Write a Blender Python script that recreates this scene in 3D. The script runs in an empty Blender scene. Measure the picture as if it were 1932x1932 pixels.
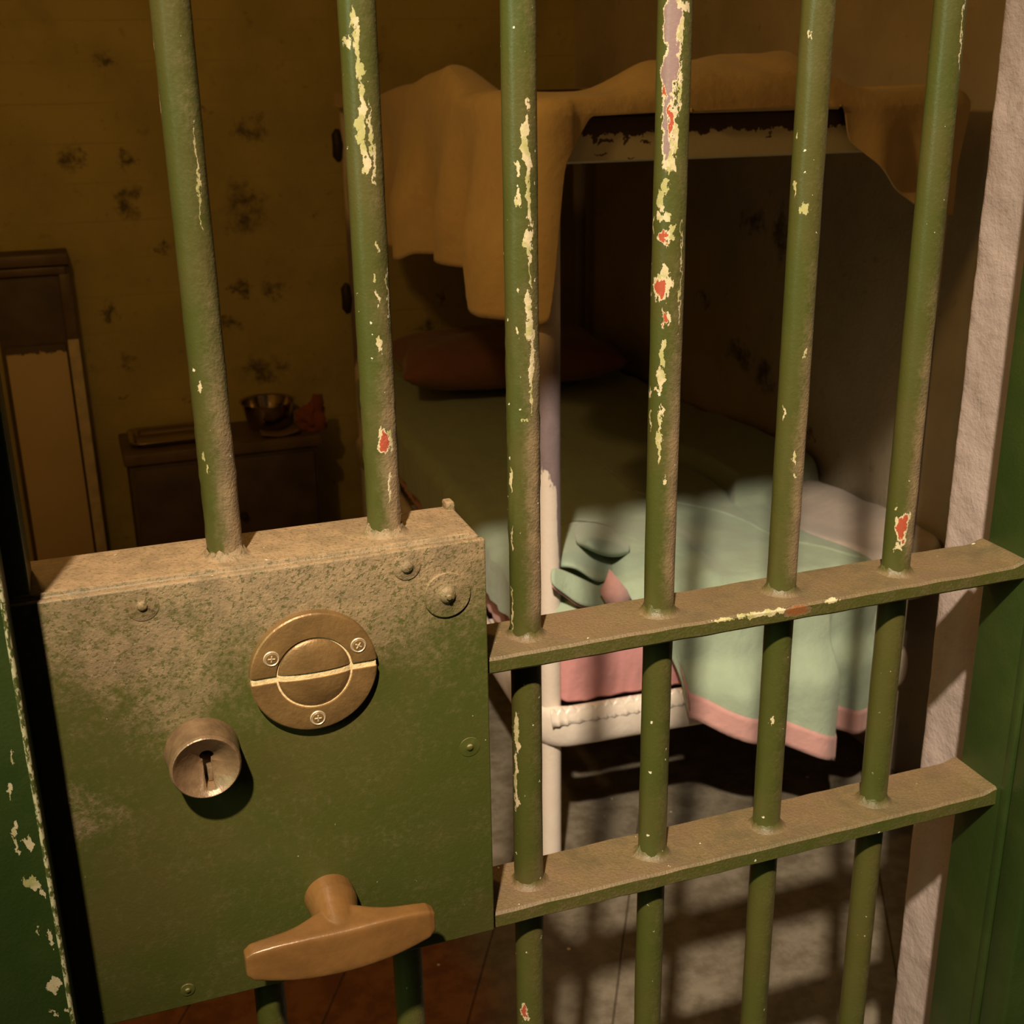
import bpy, bmesh, math, random
from mathutils import Vector, Matrix, noise
random.seed(7)
S = bpy.context.scene
COL = S.collection

# ------------------------------------------------------------------ camera, world, lights, exposure
CAM = Vector((-0.0839, -0.8796, 1.45))
R = Vector((0.940974, -0.338147, -0.014975))
U = Vector((0.128468, 0.315862, 0.940068))
F = Vector((0.313151, 0.886503, -0.340659))
FPX = 2342.5
cd = bpy.data.cameras.new('camera'); cam = bpy.data.objects.new('camera', cd); COL.objects.link(cam)
cd.sensor_width = 36; cd.lens = 36 * FPX / 1932; cd.clip_start = 0.02
m = Matrix((R, U, -F)).transposed().to_4x4(); m.translation = CAM; cam.matrix_world = m
cd.dof.use_dof = True; cd.dof.focus_distance = 1.0; cd.dof.aperture_fstop = 16
S.camera = cam

w = bpy.data.worlds.new('world'); S.world = w; w.use_nodes = True
bg = w.node_tree.nodes['Background']; bg.inputs[0].default_value = (0.55, 0.6, 0.45, 1); bg.inputs[1].default_value = 0.014

def light(name, kind, loc, aim, energy, color, **kw):
    d = bpy.data.lights.new(name, kind); d.energy = energy; d.color = color
    for k, v in kw.items(): setattr(d, k, v)
    o = bpy.data.objects.new(name, d); COL.objects.link(o); o.location = loc
    o.rotation_euler = (Vector(aim) - Vector(loc)).to_track_quat('-Z', 'Y').to_euler()
    return o
# corridor lamp above left of the gate, cone narrowed to darken view corners
light('corridor_lamp', 'SPOT', (-0.76, -1.95, 3.65), (0.42, 0.12, 0.98), 1100, (1.0, 0.82, 0.60), shadow_soft_size=0.055, spot_size=math.radians(28), spot_blend=1.0)
# cool green-tinted fill from the left side of the corridor, source unseen
light('corridor_fill', 'AREA', (-1.9, -0.95, 1.9), (0.3, 0, 1.1), 15, (0.72, 1.0, 0.62), shape='RECTANGLE', size=0.7, size_y=1.3)
# bare dim bulb inside the cell
light('cell_bulb', 'POINT', (-0.28, 0.70, 1.95), (0, 0, 0), 13, (1.0, 0.56, 0.16), shadow_soft_size=0.05)

S.view_settings.view_transform = 'Standard'; S.view_settings.look = 'None'
S.view_settings.gamma = 1; S.view_settings.exposure = 0.0; S.view_settings.use_curve_mapping = False

# ------------------------------------------------------------------ measuring: a pixel of the 1932 frame to a point on a real plane
def ray(u, v): return R * ((u - 966) / FPX) - U * ((v - 966) / FPX) + F
def PY(u, v, y):
    d = ray(u, v); return CAM + d * ((y - CAM.y) / d.y)
def PX(u, v, x):
    d = ray(u, v); return CAM + d * ((x - CAM.x) / d.x)
def PZ(u, v, z):
    d = ray(u, v); return CAM + d * ((z - CAM.z) / d.z)
def on_bar(u, v, xb, r=0.0132):
    d = ray(u, v); ox, oy = CAM.x - xb, CAM.y
    a = d.x * d.x + d.y * d.y; b = 2 * (ox * d.x + oy * d.y); c = ox * ox + oy * oy - r * r
    q = b * b - 4 * a * c
    if q < 0: q = 0
    t = (-b - math.sqrt(q)) / (2 * a)
    p = CAM + d * t
    return math.atan2(p.x - xb, -p.y) * r, p.z

# ------------------------------------------------------------------ node helper
class M:
    def __init__(s, name):
        s.m = bpy.data.materials.new(name); s.m.use_nodes = True; s.t = s.m.node_tree
        s.b = s.t.nodes['Principled BSDF']; s.geo = s.t.nodes.new('ShaderNodeNewGeometry')
        s.P = s.geo.outputs['Position']; s.Nn = s.geo.outputs['Normal']; s.h = None
    def n(s, kind, ins=None, **kw):
        x = s.t.nodes.new(kind)
        for k, v in kw.items(): setattr(x, k, v)
        for k, v in (ins or {}).items(): s.put(x.inputs[k], v)
        return x
    def put(s, sock, v):
        if isinstance(v, bpy.types.NodeSocket): s.t.links.new(v, sock)
        elif v is not None:
            if sock.type == 'RGBA' and len(v) == 3: v = (*v, 1)
            sock.default_value = v
    def f(s, op, a, b=0.0, c=None, clamp=False):
        x = s.n('ShaderNodeMath', operation=op, use_clamp=clamp); s.put(x.inputs[0], a); s.put(x.inputs[1], b)
        if c is not None: s.put(x.inputs[2], c)
        return x.outputs[0]
    def v(s, op, a, b=(0, 0, 0), out=0):
        x = s.n('ShaderNodeVectorMath', operation=op); s.put(x.inputs[0], a); s.put(x.inputs[1], b); return x.outputs[out]
    def scale(s, a, sx, sy, sz): return s.v('MULTIPLY', a, (sx, sy, sz))
    def noise(s, vec, sc, det=4, rough=0.55, col=False):
        x = s.n('ShaderNodeTexNoise', {'Vector': vec, 'Scale': sc, 'Detail': det, 'Roughness': rough}); return x.outputs[1 if col else 0]
    def step(s, val, lo, hi, a=0.0, b=1.0):
        x = s.n('ShaderNodeMapRange', {'Value': val, 'From Min': lo, 'From Max': hi, 'To Min': a, 'To Max': b}); x.interpolation_type = 'SMOOTHSTEP'; return x.outputs[0]
    def mix(s, fac, a, b):
        x = s.n('ShaderNodeMix', data_type='RGBA'); s.put(x.inputs[0], fac); s.put(x.inputs[6], a); s.put(x.inputs[7], b); return x.outputs[2]
    def xyz(s, v):
        x = s.n('ShaderNodeSeparateXYZ', {0: v}); return x.outputs
    def comb(s, x, y, z):
        return s.n('ShaderNodeCombineXYZ', {0: x, 1: y, 2: z}).outputs[0]
    def blobs(s, vec, lst):
        """smallest scaled distance to a list of (cx,cy,cz,rx,ry,rz); <1 inside"""
        cur = None
        for cx, cy, cz, rx, ry, rz in lst:
            d = s.v('SUBTRACT', vec, (cx, cy, cz)); d = s.scale(d, 1 / rx, 1 / ry, 1 / rz); d = s.v('LENGTH', d, out=1)
            cur = d if cur is None else s.f('MINIMUM', cur, d)
        return cur
    def bump(s, height, dist, strength=1.0):
        x = s.n('ShaderNodeBump', {'Height': height, 'Distance': dist, 'Strength': strength})
        if s.h is not None: s.put(x.inputs['Normal'], s.h)
        s.h = x.outputs[0]; s.put(s.b.inputs['Normal'], s.h)
    def done(s, color, rough=0.5, metal=0.0, spec=None):
        s.put(s.b.inputs['Base Color'], color); s.put(s.b.inputs['Roughness'], rough); s.put(s.b.inputs['Metallic'], metal)
        if spec is not None: s.put(s.b.inputs['Specular IOR Level'], spec)
        return s.m

GREEN = (0.056, 0.064, 0.012); DUST = (0.30, 0.20, 0.11); CREAM = (0.55, 0.45, 0.28); RED = (0.36, 0.07, 0.035); BROWN = (0.20, 0.13, 0.10)

def flecks(s, vec, sc, size, gate):
    """sparse tiny pale paint flecks"""
    v = s.n('ShaderNodeTexVoronoi', {'Vector': vec, 'Scale': sc}); c = s.xyz(v.outputs['Color'])
    return s.f('MULTIPLY', s.f('LESS_THAN', v.outputs['Distance'], s.f('MULTIPLY', c[1], size)), s.f('GREATER_THAN', c[0], gate))

def steel_paint(name, kind='plain', bar=None, chips=(), purple=(), red=(), edge=False):
    s = M(name)
    P = s.P; x, y, z = s.xyz(P); nx, ny, nz = s.xyz(s.Nn)
    fine = s.noise(P, 420, 3); mid = s.noise(P, 60, 4); big = s.noise(P, 9, 3)
    base = s.mix(s.step(big, 0.35, 0.7), GREEN, (0.075, 0.066, 0.017))
    dustn = s.f('ADD', s.f('MULTIPLY', mid, 0.6), s.f('MULTIPLY', fine, 0.5))
    up = s.step(nz, 0.25, 0.8)
    if kind == 'front':      # lock case face: settled dust is thickest along the top
        d1 = s.step(z, 0.97, 1.115)
        d2 = s.step(s.blobs(s.v('ADD', P, s.v('MULTIPLY', s.v('SUBTRACT', s.noise(P, 11, 5, 0.7, col=True), (0.5, 0.5, 0.5)), (0.16, 0, 0.16))), [(0.07, 0, 1.11, 0.20, 1, 0.10), (-0.06, 0, 1.04, 0.05, 1, 0.06), (-0.13, 0, 0.95, 0.03, 1, 0.03)]), 0.1, 1.3, 1, 0)
        A = s.f('ADD', 0.10, s.f('ADD', s.f('MULTIPLY', d1, 0.34), s.f('MULTIPLY', d2, 0.36)))
        grain = s.f('ADD', s.f('MULTIPLY', s.noise(P, 170, 4, 0.7), 0.9), s.f('MULTIPLY', s.noise(P, 38, 4), 0.5))
        face = s.f('MULTIPLY', s.step(s.f('ADD', grain, s.f('MULTIPLY', A, 0.55)), 0.70, 1.10), s.f('ADD', 0.10, A, clamp=True))
        spk = s.step(s.noise(P, 300, 3, 0.65), 0.53, 0.64, 1.0, 0.30)
        face = s.f('MULTIPLY', face, spk)
        dust = s.f('MAXIMUM', face, s.f('MULTIPLY', s.f('MULTIPLY', up, 0.95), s.f('ADD', 0.35, s.f('MULTIPLY', spk, 0.65))))
    elif kind == 'bar':
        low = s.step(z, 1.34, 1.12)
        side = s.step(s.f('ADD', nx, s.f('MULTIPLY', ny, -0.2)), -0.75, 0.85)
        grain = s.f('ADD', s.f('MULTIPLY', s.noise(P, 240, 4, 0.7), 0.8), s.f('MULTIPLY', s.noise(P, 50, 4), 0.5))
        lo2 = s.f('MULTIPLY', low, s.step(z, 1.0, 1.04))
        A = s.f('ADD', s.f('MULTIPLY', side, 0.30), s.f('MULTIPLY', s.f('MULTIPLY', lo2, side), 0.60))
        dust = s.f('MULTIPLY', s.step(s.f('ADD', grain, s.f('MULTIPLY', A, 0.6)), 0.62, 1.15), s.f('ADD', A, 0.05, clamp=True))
    else:
        dust = s.f('MULTIPLY', up, s.step(dustn, 0.2, 0.8, 0.25, 0.85))
        dust = s.f('MAXIMUM', dust, s.f('MULTIPLY', s.step(dustn, 0.45, 0.8), 0.35))
        if kind == 'frame': dust = s.f('MULTIPLY', dust, 0.12); base = s.mix(s.step(big, 0.35, 0.7), (0.022, 0.042, 0.008), (0.035, 0.055, 0.012))
    col = s.mix(dust, base, s.mix(s.step(mid, 0.3, 0.7), DUST if kind in ('front', 'bar') else (0.25, 0.155, 0.09), (0.20, 0.135, 0.075) if kind in ('front', 'bar') else s.mix(s.step(big, 0.4, 0.6), (0.12, 0.085, 0.045), (0.19, 0.115, 0.07))))
    fl = flecks(s, s.v('ADD', P, s.v('MULTIPLY', s.noise(P, 500, 3, 0.7, col=True), (0.004, 0.004, 0.006))), 95 if kind != 'bar' else 150, 0.15 if kind != 'bar' else 0.2, 0.80 if kind != 'bar' else 0.86)
    if kind != 'frame': col = s.mix(fl, col, (0.66, 0.60, 0.46))
    h = s.f('ADD', s.f('MULTIPLY', mid, 0.5), s.f('MULTIPLY', fine, 0.25))
    h = s.f('ADD', h, s.f('MULTIPLY', dust, s.f('MULTIPLY', fine, 1.3)))
    chipped = None
    if bar is not None:
        th = s.f('MULTIPLY', s.f('ARCTAN2', s.f('SUBTRACT', x, bar), s.f('MULTIPLY', y, -1)), 0.0132)
        q = s.comb(th, 0, z)
    elif chips or red:
        q = s.comb(x, y if edge else 0, z)
    if chips or red or purple:
        n1 = s.v('MULTIPLY', s.v('SUBTRACT', s.noise(s.scale(P, 1, 1, 0.55), 210, 4, 0.65, col=True), (0.5, 0.5, 0.5)), (0.012, 0, 0.022))
        n2 = s.v('MULTIPLY', s.v('SUBTRACT', s.noise(P, 60, 2, col=True), (0.5, 0.5, 0.5)), (0.010, 0, 0.012))
        if edge: n1 = s.scale(n1, 1.2, 1, 0.22); n2 = s.scale(n2, 0.8, 1, 0.15)
        q = s.v('ADD', q, s.v('ADD', n1, n2))
        allm = None
        if purple:
            d = s.blobs(q, purple)
            col = s.mix(s.step(d, 1.36, 1.28), col, CREAM); col = s.mix(s.step(d, 1.12, 1.0), col, (0.24, 0.155, 0.15)); allm = s.step(d, 1.36, 1.28)
        if chips:
            d = s.blobs(q, chips)
            if edge: d = s.f('ADD', d, s.f('MULTIPLY', s.f('SUBTRACT', s.noise(P, 260, 4, 0.7), 0.45), 2.2))
            mk = s.step(d, 1.04, 0.96)
            col = s.mix(mk, col, s.mix(s.step(mid, 0.42, 0.6), CREAM, (0.36, 0.33, 0.13))); allm = mk if allm is None else s.f('MAXIMUM', allm, mk)
        if red:
            d = s.blobs(q, red)
            col = s.mix(s.step(d, 1.42, 1.34), col, CREAM if not edge else (0.16, 0.10, 0.05)); col = s.mix(s.step(d, 1.08, 1.0), col, (0.20, 0.075, 0.025) if edge else RED); mk = s.step(d, 1.42, 1.34); allm = mk if allm is None else s.f('MAXIMUM', allm, mk)
        chipped = allm
    s.bump(h, 0.0012, 0.55)
    if chipped is not None: s.bump(s.f('SUBTRACT', 1, chipped), 0.0012, 0.9)
    rough = s.f('ADD', 0.36, s.f('MULTIPLY', dust, 0.35))
    return s.done(col, rough, spec=0.5)

def simple(name, col, rough=0.6, metal=0.0, var=0.25, sc=30, bump=0.0008, bsc=200, spec=None):
    s = M(name); n = s.noise(s.P, sc, 4)
    d = tuple(c * (1 - var) for c in col)
    c = s.mix(s.step(n, 0.3, 0.7), d, col)
    if bump: s.bump(s.noise(s.P, bsc, 3), bump, 0.6)
    return s.done(c, rough, metal, spec)

def cloth_mat(name, col, weave=900, wr=0.0006):
    s = M(name); n = s.noise(s.P, 25, 4)
    c = s.mix(s.step(n, 0.3, 0.7), tuple(k * 0.86 for k in col), col)
    f = s.noise(s.P, weave, 3, 0.7); c = s.mix(s.step(f, 0.3, 0.7), tuple(k * 0.9 for k in col), c)
    s.bump(f, 0.0006, 0.5); s.bump(s.noise(s.P, 45, 3), wr * 8, 0.5)
    s.put(s.b.inputs['Sheen Weight'], 0.25)
    return s.done(c, 0.92, spec=0.15)

def wall_mat(name, col, stains, courses=True, axis='y', rough_amt=0.0015):
    s = M(name); P = s.P; x, y, z = s.xyz(P)
    n = s.noise(P, 5, 5); n2 = s.noise(P, 26, 5, 0.65)
    c = s.mix(s.step(n, 0.32, 0.68), tuple(k * 0.80 for k in col), col)
    c = s.mix(s.f('MULTIPLY', s.step(n2, 0.58, 0.75), 0.35), c, (0.13, 0.085, 0.03))
    q = s.v('ADD', P, s.v('MULTIPLY', s.v('SUBTRACT', s.noise(P, 22, 5, 0.75, col=True), (0.5, 0.5, 0.5)), (0.15, 0.15, 0.15)))
    if stains:
        d = s.blobs(q, stains)
        k = s.f('MULTIPLY', s.step(d, 1.25, 0.2), s.step(n2, 0.30, 0.60))
        c = s.mix(s.f('MULTIPLY', k, 0.85), c, (0.055, 0.035, 0.018))
    if courses:
        a = s.f('ABSOLUTE', s.f('SUBTRACT', s.f('FRACT', s.f('ADD', s.f('DIVIDE', z, 0.105), s.f('MULTIPLY', n2, 0.06))), 0.5))
        g = s.step(a, 0.455, 0.5)
        c = s.mix(s.f('MULTIPLY', g, s.step(n, 0.4, 0.7, 0.0, 0.22)), c, (0.14, 0.09, 0.03))
        s.bump(s.f('MULTIPLY', g, -1), 0.0012, 0.25)
    s.bump(n2, 0.006, 0.5); s.bump(s.noise(P, 120, 4, 0.7), rough_amt, 0.8)
    return s.done(c, 0.75, spec=0.25)

# ------------------------------------------------------------------ mesh helpers (all shapes are written in world coordinates)
def tag(o, label=None, cat=None, group=None, kind=None):
    for k, v in (('label', label), ('category', cat), ('group', group), ('kind', kind)):
        if v: o[k] = v
    return o
def origin(o):
    v = Vector((0, 0, 0))
    while o is not None: v += o.location; o = o.parent
    return v
def mk(name, bm, mat, parent=None, base=None, smooth=True, sharp=35):
    bmesh.ops.recalc_face_normals(bm, faces=bm.faces)
    me = bpy.data.meshes.new(name); o = bpy.data.objects.new(name, me); COL.objects.link(o)
    if parent is not None: o.parent = parent; b = origin(parent)
    else:
        b = Vector(base) if base is not None else Vector((0, 0, 0)); o.location = b
    bmesh.ops.translate(bm, verts=bm.verts, vec=-b)
    if smooth:
        lim = math.radians(sharp)
        for f in bm.faces: f.smooth = True
        for e in bm.edges:
            if len(e.link_faces) == 2 and e.calc_face_angle(0) > lim: e.smooth = False
    bm.to_mesh(me); bm.free()
    me.materials.append(mat)
    return o
def empty(name, loc, label, cat, group=None):
    o = bpy.data.objects.new(name, None); COL.objects.link(o); o.location = loc; o.empty_display_size = 0.05
    return tag(o, label, cat, group)
def box(bm, x0, x1, y0, y1, z0, z1, bev=0.0, seg=2):
    t = bmesh.new(); r = bmesh.ops.create_cube(t, size=1)
    for v in t.verts: v.co = Vector(((x0 + x1) / 2 + v.co.x * (x1 - x0), (y0 + y1) / 2 + v.co.y * (y1 - y0), (z0 + z1) / 2 + v.co.z * (z1 - z0)))
    if bev: bmesh.ops.bevel(t, geom=t.edges[:], offset=bev, segments=seg, affect='EDGES', profile=0.5)
    join(bm, t)
def join(bm, t):
    me = bpy.data.meshes.new('t'); t.to_mesh(me); t.free(); bm.from_mesh(me); bpy.data.meshes.remove(me)
def sweep(bm, pts, prof, closed=False, caps=True, up=Vector((0, 0, 1))):
    """prof(i) -> list of (a,b) offsets along side and up"""
    n = len(pts); rings = []
    for i, p in enumerate(pts):
        p = Vector(p)
        a = Vector(pts[i - 1]) if (i > 0 or closed) else p; b = Vector(pts[(i + 1) % n]) if (i < n - 1 or closed) else p
        d = (b - a).normalized(); s = d.cross(up)
        if s.length < 1e-4: s = d.cross(Vector((0, 1, 0)))
        s.normalize(); u = s.cross(d).normalized()
        rings.append([bm.verts.new(p + s * q[0] + u * q[1]) for q in prof(i)])
    k = len(rings[0])
    for i in range(n if closed else n - 1):
        A, B = rings[i], rings[(i + 1) % n]
        for j in range(k): bm.faces.new((A[j], A[(j + 1) % k], B[(j + 1) % k], B[j]))
    if caps and not closed:
        bm.faces.new(rings[0][::-1]); bm.faces.new(rings[-1])
def circ(r, n=16, ry=None):
    ry = r if ry is None else ry
    return [(r * math.cos(2 * math.pi * k / n), ry * math.sin(2 * math.pi * k / n)) for k in range(n)]
def tube(bm, pts, r, n=16, up=Vector((0, 0, 1))):
    sweep(bm, pts, lambda i: circ(r(i) if callable(r) else r, n), up=up)
def lathe(bm, c, prof, n=48, axis='y'):
    """prof: list of (radius, out) ; out goes towards -y (or +z)"""
    rings = []
    c = Vector(c)
    for r, h in prof:
        if r < 1e-6:
            rings.append([bm.verts.new(c + (Vector((0, -h, 0)) if axis == 'y' else Vector((0, 0, h))))]); continue
        ring = []
        for k in range(n):
            a = 2 * math.pi * k / n
            ring.append(bm.verts.new(c + (Vector((r * math.cos(a), -h, r * math.sin(a))) if axis == 'y' else Vector((r * math.cos(a), r * math.sin(a), h)))))
        rings.append(ring)
    for A, B in zip(rings, rings[1:]):
        if len(A) == 1 and len(B) == 1: continue
        for k in range(n):
            k2 = (k + 1) % n
            if len(A) == 1: bm.faces.new((A[0], B[k], B[k2]))
            elif len(B) == 1: bm.faces.new((A[k], A[k2], B[0]))
            else: bm.faces.new((A[k], A[k2], B[k2], B[k]))
def gridm(bm, nu, nv, fn, wrap=False):
    V = [[bm.verts.new(fn(i, j)) for j in range(nv)] for i in range(nu)]
    for i in range(nu if wrap else nu - 1):
        for j in range(nv - 1):
            a, b = V[i], V[(i + 1) % nu]
            bm.faces.new((a[j], b[j], b[j + 1], a[j + 1]))
    return V
def solid(o, t, sub=0, off=-1):
    if sub:
        q = o.modifiers.new('sub', 'SUBSURF'); q.levels = q.render_levels = sub
    q = o.modifiers.new('solid', 'SOLIDIFY'); q.thickness = t; q.offset = off
def lerp(a, b, t): return a + (b - a) * t
def pl(x, pts):
    """piecewise linear"""
    if x <= pts[0][0]: return pts[0][1]
    for (a, b), (c, d) in zip(pts, pts[1:]):
        if x <= c: return b + (d - b) * (x - a) / (c - a) if c > a else d
    return pts[-1][1]
def ss(a, b, x):
    t = min(1, max(0, (x - a) / (b - a))); return t * t * (3 - 2 * t)
def gs(x, c, s): return math.exp(-((x - c) / s) ** 2)
def nz3(x, y, z): return noise.noise(Vector((x, y, z)))

# ------------------------------------------------------------------ setting
BACK, RIGHT, LEFT = 2.85, 1.46, -1.0
stains = []
for u, v, ru, rv in ((470, 245, 30, 26), (372, 205, 18, 14), (235, 300, 16, 16), (245, 385, 20, 32), (462, 395, 40, 50), (515, 545, 26, 16), (455, 540, 18, 14), (500, 700, 50, 26), (595, 405, 7, 7), (240, 748, 7, 6), (362, 755, 7, 6), (205, 590, 13, 14), (130, 300, 20, 25), (240, 680, 16, 14), (700, 120, 30, 16), (808, 618, 26, 20), (795, 690, 40, 16), (835, 565, 9, 16), (200, 110, 12, 16), (1180, 60, 26, 30), (430, 610, 25, 12), (300, 470, 22, 9)):
    p = PY(u, v, BACK); k = 3.9 / 2342
    stains.append((p.x, BACK, p.z, ru * k, 0.3, rv * k))
rst = []
for u, v, ru, rv in ((1440, 700, 26, 50), (1395, 670, 30, 30), (1475, 440, 14, 60), (1525, 818, 10, 12), (1420, 420, 30, 20), (1330, 560, 16, 14)):
    p = PX(u, v, RIGHT); k = 2.6 / 2342
    rst.append((RIGHT, p.y, p.z, 0.3, ru * k * 2.2, rv * k))
M_back = wall_mat('back_plaster', (0.54, 0.45, 0.16), stains)
M_right = wall_mat('right_plaster', (0.52, 0.44, 0.32), rst, courses=False)
M_pink = wall_mat('pink_plaster', (0.43, 0.35, 0.33), [], courses=False, rough_amt=0.0010)
M_ceil = simple('ceiling_plaster', (0.45, 0.40, 0.28), 0.8)

def floor_mat():
    s = M('cell_floor'); P = s.P; x, y, z = s.xyz(P)
    n = s.noise(P, 3.2, 4); n2 = s.noise(P, 18, 5, 0.7)
    c = s.mix(s.step(n2, 0.35, 0.65), (0.12, 0.10, 0.07), (0.20, 0.175, 0.135))
    worn = s.step(s.f('ADD', s.f('MULTIPLY', n, 0.45), s.step(x, 0.62, 0.15, 0, 0.6)), 0.38, 0.6)
    c = s.mix(worn, c, s.mix(s.step(n2, 0.4, 0.6), (0.16, 0.055, 0.02), (0.24, 0.10, 0.035)))
    r = s.f('ADD', s.f('MULTIPLY', x, 0.87), s.f('MULTIPLY', y, -0.49))
    a = s.f('ABSOLUTE', s.f('SUBTRACT', s.f('FRACT', s.f('DIVIDE', r, 0.23)), 0.5))
    g = s.step(a, 0.488, 0.5); c = s.mix(s.f('MULTIPLY', g, 0.7), c, (0.05, 0.035, 0.02)); s.bump(s.f('MULTIPLY', g, -1), 0.002)
    c = s.mix(flecks(s, P, 22, 0.10, 0.6), c, (0.6, 0.55, 0.42))
    s.bump(n2, 0.003, 0.5)
    return s.done(c, 0.55)
def struct(name, mat, *boxes, bev=0.0):
    bm = bmesh.new()
    for b in boxes: box(bm, *b, bev)
    return tag(mk(name, bm, mat), kind='structure')
struct('floor', floor_mat(), (LEFT - 0.2, 2.2, -2.6, BACK + 0.2, -0.1, 0))
struct('ceiling', M_ceil, (LEFT, RIGHT, 0.145, BACK, 2.35, 2.45))
struct('wall_back', M_back, (LEFT - 0.1, RIGHT + 0.1, BACK, BACK + 0.1, 0, 2.45))
struct('wall_right', M_right, (RIGHT, RIGHT + 0.1, 0.145, BACK, 0, 2.45))
struct('wall_left', M_back, (LEFT - 0.1, LEFT, 0.145, BACK, 0, 2.45))
JX = 0.772
def rough_jamb():
    bm = bmesh.new()
    # the pier right of the gate, with a worn bull-nosed inner corner; then the pier left of it and the head
    y0, y1 = 0.024, 0.148; nzs = 420
    def prof(z):
        out = []
        for k in range(16):
            t = k / 15
            if t < 0.62: p = Vector((JX, lerp(y0, y1 - 0.012, t / 0.62)))
            else:
                a = (t - 0.62) / 0.38 * math.pi / 2; p = Vector((JX + 0.012 - 0.012 * math.cos(a), y1 - 0.012 + 0.012 * math.sin(a)))
            d = nz3(p.x * 30, p.y * 35, z * 22) * 0.0020 + nz3(p.x * 90, p.y * 90, z * 70) * 0.0011
            out.append(Vector((p.x + d, p.y + d * 0.5, z)))
        return out
    rows = [prof(2.35 * i / nzs) for i in range(nzs + 1)]
    gridm(bm, nzs + 1, 16, lambda i, j: rows[i][j])
    box(bm, JX + 0.011, 2.2, y0 + 0.002, y1, 0, 2.35)
    box(bm, -1.0, -0.19, y0, y1, 0, 2.35)
    box(bm, -0.19, JX + 0.02, y0, y1, 1.985, 2.35)
    return tag(mk('wall_front', bm, M_pink), kind='structure')
rough_jamb()

def frame_mat():
    fl = []
    for u, v, a, b in ((62, 1665, 12, 10), (30, 1590, 3, 14), (53, 1590, 7, 14), (100, 1855, 9, 14), (101, 1862, 13, 7), (103, 1910, 5, 5), (92, 1770, 4, 18), (28, 1565, 3, 9), (73, 1763, 3, 6), (17, 1490, 4, 14), (22, 1425, 3, 14), (125, 1910, 3, 8), (34, 1605, 4, 4), (78, 1680, 2, 12)):
        p = PY(u, v, -0.092); fl.append((p.x, 0, p.z, a / 2700, 1, b / 2500))
    return steel_paint('frame_paint', 'frame', chips=fl)
M_steel = steel_paint('gate_paint')
M_frame = steel_paint('frame_paint_right', 'frame')
FLX = -0.1475
bm = bmesh.new(); box(bm, -1.2, FLX, -0.092, -0.052, 0, 2.6, 0.003); box(bm, -0.30, FLX - 0.012, -0.052, 0.024, 0, 2.6)
tag(mk('trim_1', bm, frame_mat()), kind='structure')
bm = bmesh.new(); box(bm, 0.7235, 2.2, -0.085, -0.05, 0, 2.6, 0.004); box(bm, 0.745, 2.2, -0.05, 0.022, 0, 2.6)
tag(mk('trim_2', bm, M_frame), kind='structure')
bm = bmesh.new(); box(bm, FLX, 0.7235, -0.092, -0.052, 1.905, 2.6, 0.003)
tag(mk('trim_3', bm, M_frame), kind='structure')
# chipped edge bead on the left frame
s = M('edge_paint'); n = s.noise(s.scale(s.P, 1, 1, 0.4), 330, 4, 0.7)
M_edge = s.done(s.mix(s.step(n, 0.47, 0.55), GREEN, (0.42, 0.37, 0.22)), 0.5)
bm = bmesh.new(); tube(bm, [(FLX - 0.0012 + nz3(0, 0, z * 18) * 0.0003, -0.0912, z) for z in [k * 0.02 for k in range(130)]], 0.0018, 12, up=Vector((1, 0, 0)))
tag(mk('trim_4', bm, M_edge), kind='structure')

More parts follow.
